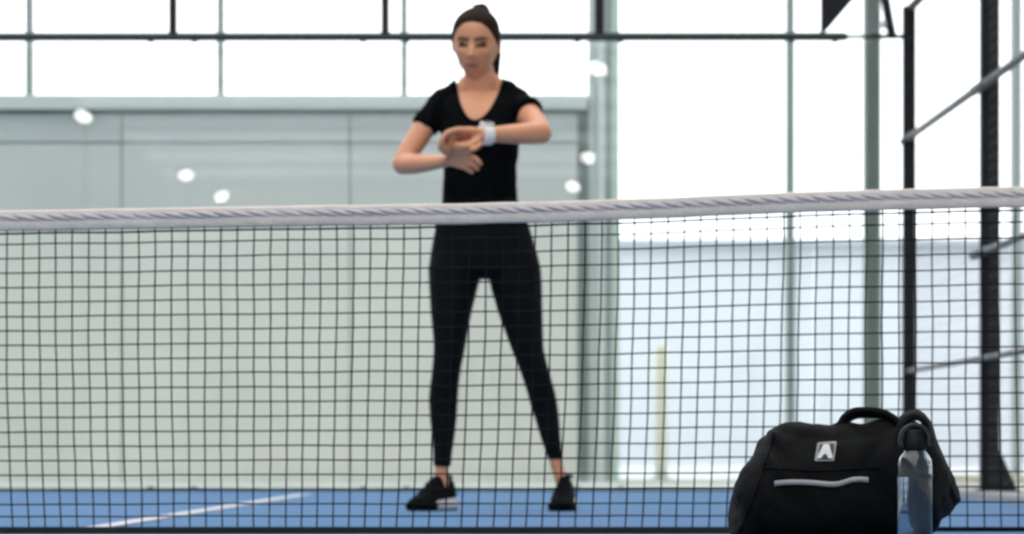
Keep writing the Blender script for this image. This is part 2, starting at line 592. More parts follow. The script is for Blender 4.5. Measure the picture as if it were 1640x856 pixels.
# ------------------------------------------------------------------ side fence
sf = thing('side_fence', 'black steel mesh side fence', 'fence', (XS, 12, 0.028))
sf['label'] = 'tall black steel mesh side fence with grey rails behind the sports bag'
ZS = HC + (VY - 10) * 15.4 / F
Y1, Y2 = 15.4, 13.2
hw = 0.029
obj('post', B(XS - 0.037, XS + 0.025, Y1 - hw, Y1 + hw, 0.028, ZS, 0.004), M['black_steel'], sf)
for yy in (Y2, 11.0, 8.8):
    p = obj('post', B(XS - 0.007, XS + 0.069, yy - 0.034, yy + 0.034, 0.028, ZS, 0.004), M['black_steel'], sf)
    bm = bmesh.new()
    prof = [(XS + 0.06, 0.028), (XS + 0.145, 0.028), (XS + 0.145, 0.036), (XS + 0.085, 0.175), (XS + 0.06, 0.23)]
    k = len(prof)
    for y_ in (yy - 0.012, yy + 0.012):
        bm.faces.new([bm.verts.new((x_, y_, z_)) for x_, z_ in prof])
    bm.verts.ensure_lookup_table()
    for i in range(k):
        bm.faces.new((bm.verts[i], bm.verts[(i + 1) % k], bm.verts[k + (i + 1) % k], bm.verts[k + i]))
    bmesh.ops.recalc_face_normals(bm, faces=bm.faces)
    obj('gusset', bm, M['black_steel'], p)
    obj('bolt', B(XS + 0.085, XS + 0.105, yy - 0.02, yy - 0.01, 0.05, 0.066, 0.003), M['rail_grey'], p)
    obj('base_plate', B(XS - 0.02, XS + 0.15, yy - 0.06, yy + 0.06, 0.028, 0.036), M['black_steel'], p)


def rail(name, ya, yb, z, r, mm, x=XS - 0.012):
    bm = bmesh.new()
    tube(bm, [(x, ya, z), (x, yb, z)], r, 12)
    return obj(name, bm, M[mm], sf, smooth=True)


rail('rail', Y1 + 0.05, 8.0, HC + 493 * 15.4 / F, 0.0165, 'rail_grey')
rail('rail', Y1 + 0.05, 8.0, HC + 120 * 15.4 / F, 0.0125, 'rail_grey')
rail('rail', Y2 + 0.04, 8.0, HC + 310 * 13.17 / F, 0.015, 'rail_grey')
rail('top_rail', Y1, 8.0, ZS - 0.01, 0.022, 'black_steel', XS + 0.0)
for yy, z in ((Y2, HC + 493 * 15.4 / F), (Y1, HC + 493 * 15.4 / F), (Y2, HC + 310 * 13.17 / F)):
    rail('rail_collar', yy + 0.16, yy - 0.16, z, 0.021, 'rail_grey')
tag(obj('mesh', wire_grid(frange(8.0, Y1, 0.05), frange(0.03, ZS, 0.05), lambda u, z: Vector((XS + 0.02, u, z)), 0.0005), M['wire'], sf), kind='stuff')

# ------------------------------------------------------------------ net
YN = 8.0
NX0, NX1 = -7.55, 1.92
tz = [(-7.55, 0.90), (-5.5, 0.855), (-3.8, 0.822), (-2.2, 0.797), (-1.22, 0.796), (-0.583, 0.806), (0.0, 0.8145), (0.375, 0.825), (0.855, 0.8445), (1.4, 0.8575), (1.92, 0.868)]


def tape_z(x):
    for (a, za), (b, zb) in zip(tz, tz[1:]):
        if x <= b:
            i = tz.index((a, za))
            t = (x - a) / (b - a)
            p0 = tz[max(i - 1, 0)][1]
            p3 = tz[min(i + 2, len(tz) - 1)][1]
            return 0.5 * ((2 * za) + (zb - p0) * t + (2 * p0 - 5 * za + 4 * zb - p3) * t * t + (3 * za - p0 - 3 * zb + p3) * t ** 3)
    return tz[-1][1]


net = thing('court_net', 'black mesh court net with white top tape, stretched across the court', 'net', (-2.8, YN, 0))
HTAPE = 0.0265
xs = frange(NX0, NX1, 0.02)
rings = []
for i, x in enumerate(xs):
    z = tape_z(x) + 0.0012 * noise.noise(Vector((x * 9, 0, 0)))
    y = YN + 0.003 * noise.noise(Vector((x * 5, 3, 0)))
    rings.append([Vector((x, y + dy, z + dz * HTAPE)) for dy, dz in ((-0.004, -1), (-0.0075, -0.85), (-0.008, -0.2), (-0.0065, 0.1), (-0.0085, 0.45), (-0.009, 0.85), (-0.004, 1), (0.004, 1), (0.009, 0.85), (0.008, -0.3), (0.0075, -0.85), (0.004, -1))])
obj('top_tape', loft(bmesh.new(), rings), M['tape'], net, smooth=True)
# slanted gathers pressed into the tape
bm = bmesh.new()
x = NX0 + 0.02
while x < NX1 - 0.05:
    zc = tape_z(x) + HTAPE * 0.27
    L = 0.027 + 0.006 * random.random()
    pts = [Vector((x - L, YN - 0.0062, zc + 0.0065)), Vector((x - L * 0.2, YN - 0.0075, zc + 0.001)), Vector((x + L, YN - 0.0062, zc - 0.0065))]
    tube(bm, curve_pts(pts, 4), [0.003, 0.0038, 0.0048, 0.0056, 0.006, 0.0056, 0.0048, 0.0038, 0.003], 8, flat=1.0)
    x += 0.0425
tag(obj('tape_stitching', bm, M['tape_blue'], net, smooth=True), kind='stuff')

CELL, ROW = 0.0423, 0.0372
bm = bmesh.new()
nv = int((NX1 - NX0) / CELL)
ZB = 0.008


def net_pt(i, t):
    """i: cord index (float), t: 0 top .. 1 bottom"""
    x = NX0 + i * CELL
    zt = tape_z(x) - HTAPE + 0.002
    lean = 0.022 * math.sin(x * 1.9 + 4.2) * t ** 2 - 0.004 * t
    jx_ = 0.0035 * noise.noise(Vector((x * 7, t * 4, 0))) + 0.0012 * noise.noise(Vector((x * 40, t * 24, 5)))
    jz = 0.002 * noise.noise(Vector((x * 6, t * 6, 9)))
    z = zt * (1 - t) + ZB * t
    return Vector((x + lean + jx_, YN + 0.012 * math.sin(x * 2.3 + t * 2), z + (jz if 0 < t < 1 else 0)))


NR = 21
ts = [0.0]
for k in range(NR):
    ts.append(ts[-1] + (1.0 if k < NR - 2 else 0.84))
ts = [t / ts[-1] for t in ts]


def cord(pts, r):
    rings = []
    fr = frames(pts)
    for p, (t, N, Bn) in zip(pts, fr):
        rings.append([p + N * r, p + Bn * r, p - N * r, p - Bn * r])
    loft(bm, rings, cap=False)


for i in range(nv + 1):
    cord([net_pt(i, t) for t in ts], 0.0019)
for t in ts[1:-1]:
    cord([net_pt(i, t) for i in range(nv + 1)], 0.0019)
cord([net_pt(i, 0.012) for i in range(nv + 1)], 0.0026)
tag(obj('net_mesh', bm, M['cord'], net), kind='stuff')
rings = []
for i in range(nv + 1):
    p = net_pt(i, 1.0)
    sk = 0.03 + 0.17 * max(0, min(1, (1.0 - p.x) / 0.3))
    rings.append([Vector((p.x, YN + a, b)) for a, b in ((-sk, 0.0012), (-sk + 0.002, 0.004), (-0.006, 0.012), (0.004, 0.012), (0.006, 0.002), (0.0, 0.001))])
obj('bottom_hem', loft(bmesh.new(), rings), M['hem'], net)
for x, s in ((NX0 - 0.04, 1), (NX1 + 0.04, -1)):
    zt = tape_z(max(NX0, min(NX1, x))) + 0.03
    p = obj('net_post', B(x - 0.03, x + 0.03, YN - 0.03, YN + 0.03, 0, zt, 0.004), M['black_steel'], net)
    obj('post_foot', B(x - 0.09, x + 0.09, YN - 0.09, YN + 0.09, 0, 0.012, 0.003), M['black_steel'], p)

# ------------------------------------------------------------------ sports bag
SBY = 6.82
bag = thing('sports_bag', 'black duffel sports bag with grey emblem patch and silver stripe, before the net', 'bag', (AT(1350, 0, SBY).x, SBY, 0))
# px, top py, bottom py, centre distance, half depth
ST = [(1169, 822, 842, 6.80, 0.02), (1171, 802, 856, 6.80, 0.055), (1176, 775, 866, 6.80, 0.085), (1186, 752, 872, 6.80, 0.105),
      (1200, 733, 876, 6.80, 0.118), (1214, 708, 877, 6.80, 0.125), (1226, 693, 877, 6.80, 0.13), (1240, 686, 877, 6.80, 0.132),
      (1265, 684, 877, 6.80, 0.135), (1300, 683, 877, 6.80, 0.137), (1340, 681, 877, 6.80, 0.137), (1380, 678, 877, 6.80, 0.137),
      (1412, 673, 877, 6.81, 0.135), (1436, 669, 877, 6.82, 0.132), (1460, 668, 876, 6.84, 0.128), (1478, 674, 868, 6.86, 0.122),
      (1490, 690, 858, 6.88, 0.115), (1500, 715, 846, 6.90, 0.105), (1512, 742, 832, 6.92, 0.09), (1522, 764, 820, 6.94, 0.07),
      (1530, 784, 811, 6.95, 0.045), (1535, 797, 806, 6.95, 0.018)]
# resample
fine = []
for i in range(len(ST) - 1):
    for k in range(4):
        t = k / 4
        fine.append([a * (1 - t) + b * t for a, b in zip(ST[i], ST[i + 1])])
fine.append(list(ST[-1]))
for _ in range(3):
    f2 = [fine[0]] + [[(a + 2 * b + c) / 4 if k else b for k, (a, b, c) in enumerate(zip(fine[i - 1], fine[i], fine[i + 1]))] for i in range(1, len(fine) - 1)] + [fine[-1]]
    fine = f2
SEG = 72
rings = []
for px, tp, bp, cy, hd in fine:
    X = (px - VX) * cy / F
    zt = HC + (VY - tp) * cy / F
    zb = max(0.003, HC + (VY - bp) * cy / F)
    zm, hh = (zt + zb) / 2, (zt - zb) / 2
    ring = []
    for k in range(SEG):
        a = 2 * math.pi * k / SEG
        c, s = math.cos(a), math.sin(a)
        e = 2 / 2.7
        u = math.copysign(abs(c) ** e, c)
        v = math.copysign(abs(s) ** e, s)
        tt = (v + 1) / 2
        wid = 1.04 - 0.50 * tt ** 1.5 + 0.06 * math.sin(math.pi * tt)
        ring.append(Vector((X, cy + hd * u * wid, zm + hh * v)))
    rings.append(ring)
bm = loft(bmesh.new(), rings)
bm.normal_update()
for v in bm.verts:
    p = v.co
    d = 0.011 * noise.noise(p * 9) + 0.011 * noise.noise(Vector((p.x * 22 + p.z * 16, p.y * 8, p.z * 10)))
    d += 0.003 * noise.noise(Vector((p.x * 46 - p.z * 40, p.y * 20, p.z * 30)))
    # long diagonal drape creases from the handle anchors
    q = (p.x - bag.location.x) - 0.05 - (p.z - 0.20) * 0.9
    d -= 0.006 * math.exp(-(q / 0.010) ** 2) * (1 if p.z > 0.12 else 0.3)
    q = (p.x - bag.location.x) + 0.13 + (p.z - 0.17) * 0.55
    d -= 0.007 * math.exp(-(q / 0.010) ** 2)
    q = p.z - 0.232 - 1.5 * (p.x - bag.location.x + 0.03) ** 2
    d -= 0.005 * math.exp(-(q / 0.008) ** 2)
    if p.z > 0.012:
        v.co = p + v.normal * d
        v.co.z = max(v.co.z, 0.002)
bm.normal_update()
bvh = BVHTree.FromBMesh(bm)
obj('bag_body', bm, M['bag'], bag, smooth=True)


def on_bag(px, py, off=0.0):
    o_ = Vector((0, 0, HC))
    d = (AT(px, py, 1.0) - o_).normalized()
    h, nn, _, dist = bvh.ray_cast(o_, d)
    if h is None:
        h = AT(px, py, SBY - 0.05)
    return h - d * off


def decal(name, poly, m, parent, off, thick=0.0012, sub=5):
    """flat sewn-on shape: pixel polygon laid onto the bag's face"""
    bm = bmesh.new()
    f = bm.faces.new([bm.verts.new((x_, y_, 0)) for x_, y_ in poly])
    bmesh.ops.triangulate(bm, faces=[f])
    bmesh.ops.subdivide_edges(bm, edges=bm.edges[:], cuts=sub, use_grid_fill=True)
    bmesh.ops.triangulate(bm, faces=bm.faces[:])
    for v in bm.verts:
        v.co = on_bag(v.co.x, v.co.y, off)
    g = bmesh.ops.extrude_face_region(bm, geom=bm.faces[:])
    for e in g['geom']:
        if isinstance(e, bmesh.types.BMVert):
            e.co = e.co + Vector((0, -thick, 0))
    bmesh.ops.recalc_face_normals(bm, faces=bm.faces)
    return obj(name, bm, m, parent)


pt = decal('emblem_patch', [(1305, 739), (1304.5, 737), (1309, 711), (1311, 709), (1338, 707), (1340, 709), (1336, 737), (1334, 739)], M['patch'], bag, 0.0015)
decal('emblem_field', [(1309, 736), (1313, 712), (1336.5, 710.5), (1333, 736)], M['patch_black'], pt, 0.0032, 0.0008)
decal('emblem_letter', [(1308.5, 735), (1310, 730), (1319, 712), (1327.5, 712), (1333, 730), (1333.5, 735), (1326, 734), (1324.5, 729.5), (1321.5, 727), (1318, 729.5), (1315.5, 734)], M['patch_white'], pt, 0.0043, 0.001)

decal('emblem_notch', [(1317, 735), (1320.8, 727), (1325.5, 735)], M['patch_black'], pt, 0.0058, 0.0008, 2)

# silver stripe
pl = [(1240, 775), (1262, 773), (1285, 773), (1305, 774), (1325, 776), (1340, 776), (1352, 773), (1365, 769), (1378, 768), (1391, 769)]
pts = curve_pts([Vector((a, b, 0)) for a, b in pl], 6)
top, bot = [], []
bm = bmesh.new()
rings = []
for p in pts:
    a = on_bag(p.x, p.y - 4.2, 0.002)
    b = on_bag(p.x, p.y + 4.2, 0.002)
    yv = min(a.y, b.y)
    o1 = Vector((0, -0.0022, 0))
    rings.append([a, a + o1, b + o1, b])
tag(obj('reflective_stripe', loft(bm, rings), M['silver'], bag, smooth=True))
# pocket seam above the stripe
bm = bmesh.new()
tube(bm, [on_bag(px, 752 + 2.5 * math.sin(px * 0.03), 0.001) for px in range(1222, 1412, 6)], 0.0022, 8)
tube(bm, [on_bag(1222 - 0.09 * (py - 752), py, 0.001) for py in range(752, 864, 8)], 0.0022, 8)
tube(bm, [on_bag(1410 + 0.06 * (py - 752), py, 0.001) for py in range(752, 864, 8)], 0.0022, 8)
obj('pocket_seam', bm, M['bag'], bag, smooth=True)
bm = bmesh.new()
tube(bm, [on_bag(1240 - 0.27 * (py - 692) - 0.0012 * (py - 692) ** 2 * 0.4, py, 0.001) for py in range(694, 866, 8)], 0.0028, 8)
obj('end_piping', bm, M['bag'], bag, smooth=True)
bm = bmesh.new()
tube(bm, [on_bag(1437 + 0.03 * (py - 676), py, 0.001) for py in range(678, 866, 8)], 0.0028, 8)
obj('end_piping', bm, M['bag'], bag, smooth=True)
# carry handle
for dyy, dpy, dpx in ((-0.035, 0, 0), (0.05, 3, 5)):
    hp = [(1326, 700), (1342, 684), (1352, 670), (1366, 661.5), (1385, 660), (1404, 661), (1420, 666), (1434, 677), (1442, 696)]
    pts = curve_pts([AT(a + dpx, b + dpy, SBY + dyy) for a, b in hp], 6)
    wd = [Vector((0, 1, -0.5))] * len(pts)
    obj('handle', ribbon(bmesh.new(), pts, wd, 0.014, 0.0052), M['strap'], bag, smooth=True)
# padded shoulder strap bundled over the right end
pts = curve_pts([AT(1441, 712, 6.80), AT(1443, 684, 6.79), AT(1455, 670, 6.80), AT(1474, 671, 6.82), AT(1487, 688, 6.84), AT(1497, 716, 6.87), AT(1513, 752, 6.89), AT(1527, 786, 6.91), AT(1535, 802, 6.92)], 6)
hwid = [0.03 + 0.006 * math.sin(math.pi * i / (len(pts) - 1)) for i in range(len(pts))]
hwid[-6:] = [0.026, 0.022, 0.018, 0.013, 0.009, 0.005]
obj('shoulder_strap', ribbon(bmesh.new(), pts, Vector((0.25, 1, 0.1)), hwid, 0.006), M['strap_end'], bag, smooth=True)

# ------------------------------------------------------------------ water bottle
YW = 6.44
bxx = (1465 - VX) * YW / F
bt = thing('water_bottle', 'clear plastic water bottle with black loop cap, standing before the black bag', 'bottle', (bxx, YW, 0))


def zz(py):
    return HC + (VY - py) * YW / F


R = 0.0358
outer = [(0.002, 0.002), (0.026, 0.0015), (0.033, 0.004), (R, 0.012), (R, zz(752)), (R * 0.985, zz(744)), (0.0335, zz(736)), (0.028, zz(729)), (0.0225, zz(724)), (0.0205, zz(719)), (0.0205, zz(708))]
inner = [(0.019, zz(708)), (0.019, zz(719)), (0.021, zz(725)), (0.0265, zz(731)), (0.0322, zz(738)), (R - 0.002, zz(748)), (R - 0.002, 0.014), (0.031, 0.007), (0.002, 0.006)]
obj('bottle_shell', lathe(bmesh.new(), outer + inner, bxx, YW, 48), M['bottle'], bt, smooth=True)
wl = zz(760)
obj('water', lathe(bmesh.new(), [(0.001, 0.0058), (0.0312, 0.0068), (R - 0.0018, 0.014), (R - 0.0018, wl), (0.001, wl)], bxx, YW, 48), M['water'], bt, smooth=False)
obj('cap', lathe(bmesh.new(), [(0.001, zz(722)), (0.0225, zz(722)), (0.0238, zz(719)), (0.0238, zz(705)), (0.022, zz(703)), (0.022, zz(692)), (0.0195, zz(689)), (0.001, zz(688.5))], bxx, YW, 36), M['cap'], bt, smooth=True)
bm = bmesh.new()
lp = [(1443.5, 716), (1442, 704), (1446, 692), (1454, 684), (1465, 681), (1476, 684), (1484, 692), (1488, 704), (1486.5, 716)]
pts = curve_pts([AT(a, b, YW - 0.004) for a, b in lp], 5)
ribbon(bm, pts, Vector((0, 1, 0)), 0.009, 0.0042)
obj('carry_loop', bm, M['loop'], bt, smooth=True)
obj('label_ring', lathe(bmesh.new(), [(R + 0.0003, zz(764)), (R + 0.0008, zz(763)), (R + 0.0008, zz(761)), (R + 0.0003, zz(760)), (R - 0.0006, zz(762))], bxx, YW, 48), M['bottle'], bt, smooth=True)

# ------------------------------------------------------------------ the woman
YP = 10.63
K = YP / F


def W(px, py, dy=0.0):
    return AT(px, py, YP + dy)


def eloft(bm, st, seg=28, grow=0.0, power=2.0):
    """stations: py, cx, half width px, half depth m, dy"""
    rings = []
    for py, cx, hwp, hd, dy in st:
        c = W(cx, py, dy)
        a, b = hwp * K + grow, hd + grow
        ring = []
        for k in range(seg):
            t = 2 * math.pi * k / seg
            cc, ss = math.cos(t), math.sin(t)
            e = 2 / power
            ring.append(c + Vector((a * math.copysign(abs(cc) ** e, cc), b * math.copysign(abs(ss) ** e, ss), 0)))
        rings.append(ring)
    return loft(bm, rings)


def limb(bm, pts, seg=16, grow=0.0):
    P_ = [W(a, b, d) for a, b, d, r in pts]
    tube(bm, P_, [r * K + grow for *_, r in pts], seg)


TORSO = [(149, 769, 40, 0.045, 0.01), (156, 769, 58, 0.062, 0.01), (168, 769, 63, 0.082, 0.005), (185, 769, 63, 0.097, -0.003), (205, 769, 62, 0.108, -0.012),
         (222, 769, 61, 0.108, -0.012), (240, 769, 60, 0.098, -0.004), (265, 769, 58, 0.088, 0.0), (295, 769, 57, 0.085, 0.0), (322, 770, 59, 0.088, 0.0), (345, 772, 66, 0.095, 0.0)]
PELVIS = [(318, 770, 58, 0.088, 0.0), (345, 772, 68, 0.096, 0.003), (366, 773, 75, 0.104, 0.008), (390, 774, 81, 0.112, 0.012), (415, 775, 86, 0.114, 0.014), (432, 776, 88, 0.106, 0.012), (443, 776, 70, 0.085, 0.01), (447, 776, 40, 0.06, 0.01)]
LEGL = [(405, 734, 42, 0.092, 0.005), (430, 728, 42, 0.095, 0.005), (460, 726.5, 39, 0.092, 0.0), (500, 722.5, 32.5, 0.083, -0.003), (535, 721, 27.5, 0.073, -0.006), (560, 720, 24.5, 0.065, -0.008), (585, 716, 23, 0.060, -0.008),
        (600, 714, 22.5, 0.057, -0.006), (620, 711.5, 22.7, 0.056, 0.0), (640, 710, 23, 0.057, 0.01), (670, 710, 21.2, 0.053, 0.012), (700, 710, 17.8, 0.044, 0.008), (725, 709, 15, 0.038, 0.006), (748, 708.5, 13.5, 0.034, 0.005)]
LEGR = [(405, 818, 42, 0.092, 0.005), (430, 824, 42, 0.095, 0.005), (460, 827, 41, 0.092, 0.0), (500, 833, 35.5, 0.083, -0.003), (535, 840, 29.5, 0.073, -0.006), (560, 845, 25.5, 0.065, -0.008), (585, 853, 23.5, 0.060, -0.008),
        (610, 861, 22.5, 0.057, -0.004), (630, 867, 22, 0.056, 0.006), (650, 871.5, 21.5, 0.055, 0.012), (675, 877, 18.8, 0.049, 0.012), (700, 881.5, 15.8, 0.042, 0.008), (720, 886, 13.3, 0.036, 0.006), (737, 890, 11.8, 0.031, 0.005)]
ANKL = [(740, 708.5, 11.5, 0.030, 0.005), (757, 707.5, 10.6, 0.030, 0.006), (770, 707.5, 11, 0.032, 0.006), (790, 706, 12, 0.034, 0.0), (806, 704, 12, 0.04, -0.01)]
ANKR = [(728, 889, 10.5, 0.028, 0.005), (748, 892, 10.4, 0.029, 0.006), (764, 898, 11, 0.032, 0.006), (786, 905, 12, 0.034, 0.0), (806, 907, 12, 0.04, -0.01)]
ARM_R = [(704, 172, 0.01, 22), (690, 190, -0.005, 20.5), (675, 212, -0.02, 18.5), (658, 238, -0.035, 17.5), (645, 262, -0.05, 16.8)]
FORE_R = [(645, 263, -0.05, 16.8), (662, 263, -0.10, 16.4), (680, 262, -0.155, 14.5), (698, 260, -0.21, 11.5), (713, 258, -0.255, 9.8)]
ARM_L = [(833, 172, 0.01, 22), (845, 183, -0.06, 20.5), (856, 197, -0.13, 19.0), (865, 212, -0.20, 17.8)]
FORE_L = [(866, 213, -0.20, 18), (848, 214, -0.235, 17.5), (822, 215, -0.275, 15.5), (797, 215.5, -0.31, 13.2), (776, 216, -0.335, 12.4)]

# head
HCn = W(762.5, 70.5, -0.02)
HR = Matrix.Translation(HCn) @ Matrix.Rotation(math.radians(-9), 4, 'Z') @ Matrix.Rotation(math.radians(11), 4, 'X') @ Matrix.Rotation(math.radians(2), 4, 'Y')
HA, HB, HH = 0.0765, 0.096, 0.120


def head_pt(a, e, grow=0.0):
    """a azimuth (0 = front), e elevation"""
    ce, se = math.cos(e), math.sin(e)
    x = HA * ce * math.sin(a)
    y = -HB * ce * math.cos(a)
    if se > 0:
        bl = 1 + 0.13 * (math.sin(2 * e)) ** 2
        x *= bl
        y *= bl
    z = HH * se
    if z < 0:
        t = -z / HH
        x *= 1 - 0.34 * t ** 1.5
        if y > 0:
            y *= 1 - 0.35 * t
        else:
            y *= 1 + 0.20 * t ** 1.6
        if t > 0.55 and y < 0:
            x *= 1 + 0.25 * (t - 0.55)
    if y < 0:
        f = min(1.0, -y / 0.05)
        ax = abs(x)
        d = 0.0
        # nose
        if z < 0.022:
            t = (0.022 - z) / 0.054
            if t <= 1:
                d -= 0.026 * t ** 1.15 * math.exp(-(x / (0.0075 + 0.006 * t)) ** 2)
            else:
                d -= 0.026 * math.exp(-((t - 1) / 0.16) ** 2) * math.exp(-(x / 0.0135) ** 2)
        d += 0.015 * math.exp(-((ax - 0.031) / 0.017) ** 2 - ((z - 0.008) / 0.013) ** 2)
        d -= 0.004 * math.exp(-((ax - 0.028) / 0.02) ** 2 - ((z - 0.03) / 0.009) ** 2)
        d -= 0.005 * math.exp(-((ax - 0.043) / 0.018) ** 2 - ((z + 0.022) / 0.018) ** 2)
        d -= 0.007 * math.exp(-(x / 0.02) ** 2 - ((z + 0.064) / 0.013) ** 2)
        d += 0.004 * math.exp(-(x / 0.022) ** 2 - ((z + 0.064) / 0.003) ** 2)
        d += 0.004 * math.exp(-(x / 0.02) ** 2 - ((z + 0.082) / 0.006) ** 2)
        d -= 0.008 * math.exp(-(x / 0.02) ** 2 - ((z + 0.102) / 0.014) ** 2)
        y += d * f
    p = Vector((x, y, z))
    if grow:
        p += p.normalized() * grow
    return p


def face_pt(x, z, out=0.0):
    e = math.asin(max(-0.999, min(0.999, z / HH)))
    t = max(0, -z / HH)
    den = HA * math.cos(e) * (1 - 0.34 * t ** 1.5)
    a = math.asin(max(-0.99, min(0.99, x / den)))
    p = head_pt(a, e)
    return HR @ (p + Vector((0, -out, 0)))


def head_mesh(bm, na=72, ne=56, grow=0.0, fn=None):
    top = bm.verts.new(HR @ head_pt(0, math.pi / 2, grow))
    botm = bm.verts.new(HR @ head_pt(0, -math.pi / 2, grow))
    rows_ = []
    for j in range(1, ne):
        e = math.pi / 2 - math.pi * j / ne
        rows_.append([bm.verts.new(HR @ head_pt(2 * math.pi * i / na, e, grow if fn is None else fn(2 * math.pi * i / na, e))) for i in range(na)])
    for i in range(na):
        bm.faces.new((top, rows_[0][i], rows_[0][(i + 1) % na]))
        bm.faces.new((botm, rows_[-1][(i + 1) % na], rows_[-1][i]))
    for r0, r1 in zip(rows_, rows_[1:]):
        for i in range(na):
            bm.faces.new((r0[i], r1[i], r1[(i + 1) % na], r0[(i + 1) % na]))


def ellipsoid(bm, c, r, rot=None, u=16, v=10):
    mtx = Matrix.Translation(c) @ (rot.to_4x4() if rot else Matrix()) @ Matrix.Diagonal((*r, 1))
    bmesh.ops.create_uvsphere(bm, u_segments=u, v_segments=v, radius=1, matrix=mtx)


bm = bmesh.new()
head_mesh(bm)
# ears
for s in (-1, 1):
    ellipsoid(bm, HR @ Vector((s * 0.077, 0.012, -0.004)), (0.008, 0.016, 0.029), (HR.to_3x3() @ Matrix.Rotation(s * 0.35, 3, 'Z')))
# neck and trapezius
tube(bm, [W(765, 104, 0.012), W(769, 128, 0.012), W(770, 146, 0.02), W(770, 165, 0.02)], [0.050, 0.0525, 0.056, 0.062], 24)
for s in (-1, 1):
    tube(bm, [W(770 + s * 14, 130, 0.03), W(770 + s * 32, 148, 0.025), W(770 + s * 58, 162, 0.015)], [0.034, 0.033, 0.030], 16)
    tube(bm, [W(770 + s * 8, 166, -0.045), W(770 + s * 30, 161, -0.03), W(770 + s * 55, 158, 0.0)], [0.011, 0.011, 0.012], 10)
eloft(bm, TORSO[:-1], 32, -0.006, 2.3)
eloft(bm, PELVIS, 32, -0.006, 2.2)
for leg, ank in ((LEGL, ANKL), (LEGR, ANKR)):
    eloft(bm, [(py, cx, hwp - 2.5, hd - 0.006, dy) for py, cx, hwp, hd, dy in leg[:-1]] + ank[1:], 24)
for arm in (ARM_R, FORE_R, ARM_L, FORE_L):
    limb(bm, arm)


def fing(*pts):
    P_ = [W(a, b, d) for a, b, d, r in pts]
    cp = curve_pts(P_, 4)
    rr = [r for *_, r in pts]
    rad = []
    for i in range(len(rr) - 1):
        rad += [(rr[i] * (1 - k / 4) + rr[i + 1] * k / 4) * 0.001 for k in range(4)]
    rad.append(rr[-1] * 0.001)
    tube(bm, cp, rad, 12)
    return cp


nails = []
# her left hand (wearing the watch), loosely curled
kn = [(733, 208, -0.372), (728, 212, -0.355), (725, 217.5, -0.338), (725, 224, -0.322)]
wr = (776, 216, -0.335)
for i, (a, b, d) in enumerate(kn):
    fing((772, 211 + i * 3.0, -0.345 + i * 0.008, 12), (755, 209 + i * 3.6, -0.358 + i * 0.01, 12.5), (a, b, d, 10.5))
fl = [[(733, 208), (716, 213), (708, 226), (714, 239)], [(728, 212), (711, 218), (705, 233), (715, 244)], [(725, 217.5), (708, 226), (705, 239), (717, 247)], [(725, 224), (711, 233), (710, 243), (720, 249)]]
for i, f_ in enumerate(fl):
    d0 = kn[i][2]
    ds = [d0, d0 - 0.018, d0 - 0.022, d0 - 0.012]
    rs = [9.6, 9.0, 8.2, 7.0] if i < 3 else [8.6, 7.8, 7.2, 6.2]
    nails.append(fing(*[(f_[k][0], f_[k][1], ds[k], rs[k]) for k in range(4)]))
nails.append(fing((768, 222, -0.35, 12), (757, 230, -0.372, 10.5), (745, 234.5, -0.39, 9.5), (732, 233, -0.398, 8)))
tube(bm, [W(769, 223, -0.345), W(755, 228.5, -0.355), W(738, 232, -0.355), W(722, 234, -0.345)], [0.012, 0.011, 0.011, 0.012], 14)
tube(bm, [W(727, 216, -0.352), W(722, 225, -0.352), W(716, 237, -0.35)], [0.013, 0.014, 0.013], 12)
tube(bm, [W(770, 213, -0.345), W(763, 221, -0.352), W(757, 228, -0.355)], [0.013, 0.012, 0.010], 12)
# her right hand, reaching to the watch from below
kr = [(738, 246, -0.345), (740, 252, -0.335), (738, 259, -0.322), (733, 265, -0.31)]
for i, (a, b, d) in enumerate(kr):
    fing((713, 254 + i * 2.6, -0.262 + 0.004 * i, 10.5), (726, 250 + i * 4, -0.30 + i * 0.006, 11.5), (a, b, d, 10.3))
fr_ = [[(738, 246, -0.345), (750, 241, -0.375), (761, 238, -0.39), (770, 231, -0.385)],
       [(740, 252, -0.335), (754, 251, -0.362), (764, 256, -0.372), (769, 263, -0.366)],
       [(738, 259, -0.322), (750, 261, -0.348), (758, 265, -0.356), (764, 271, -0.348)],
       [(733, 265, -0.31), (743, 268, -0.33), (750, 272, -0.335), (756, 276, -0.332)]]
for i, f_ in enumerate(fr_):
    rs = [10.2, 9.8, 9.0, 8.0] if i < 3 else [9.6, 9.0, 8.2, 7.2]
    nails.append(fing(*[(*f_[k], rs[k]) for k in range(4)]))
nails.append(fing((718, 252, -0.285, 12), (724, 243, -0.32, 10.5), (731, 239, -0.35, 9.5), (740, 240, -0.372, 8)))

skin = remeshed(bm, 0.0038, 3, 0.5)
pc = W(800, 818)
woman = obj('person', skin, M['skin'], None, (pc.x, YP, 0), smooth=True)
tag(woman, 'woman in black sportswear standing behind the net, looking down at white wristwatch', 'person')

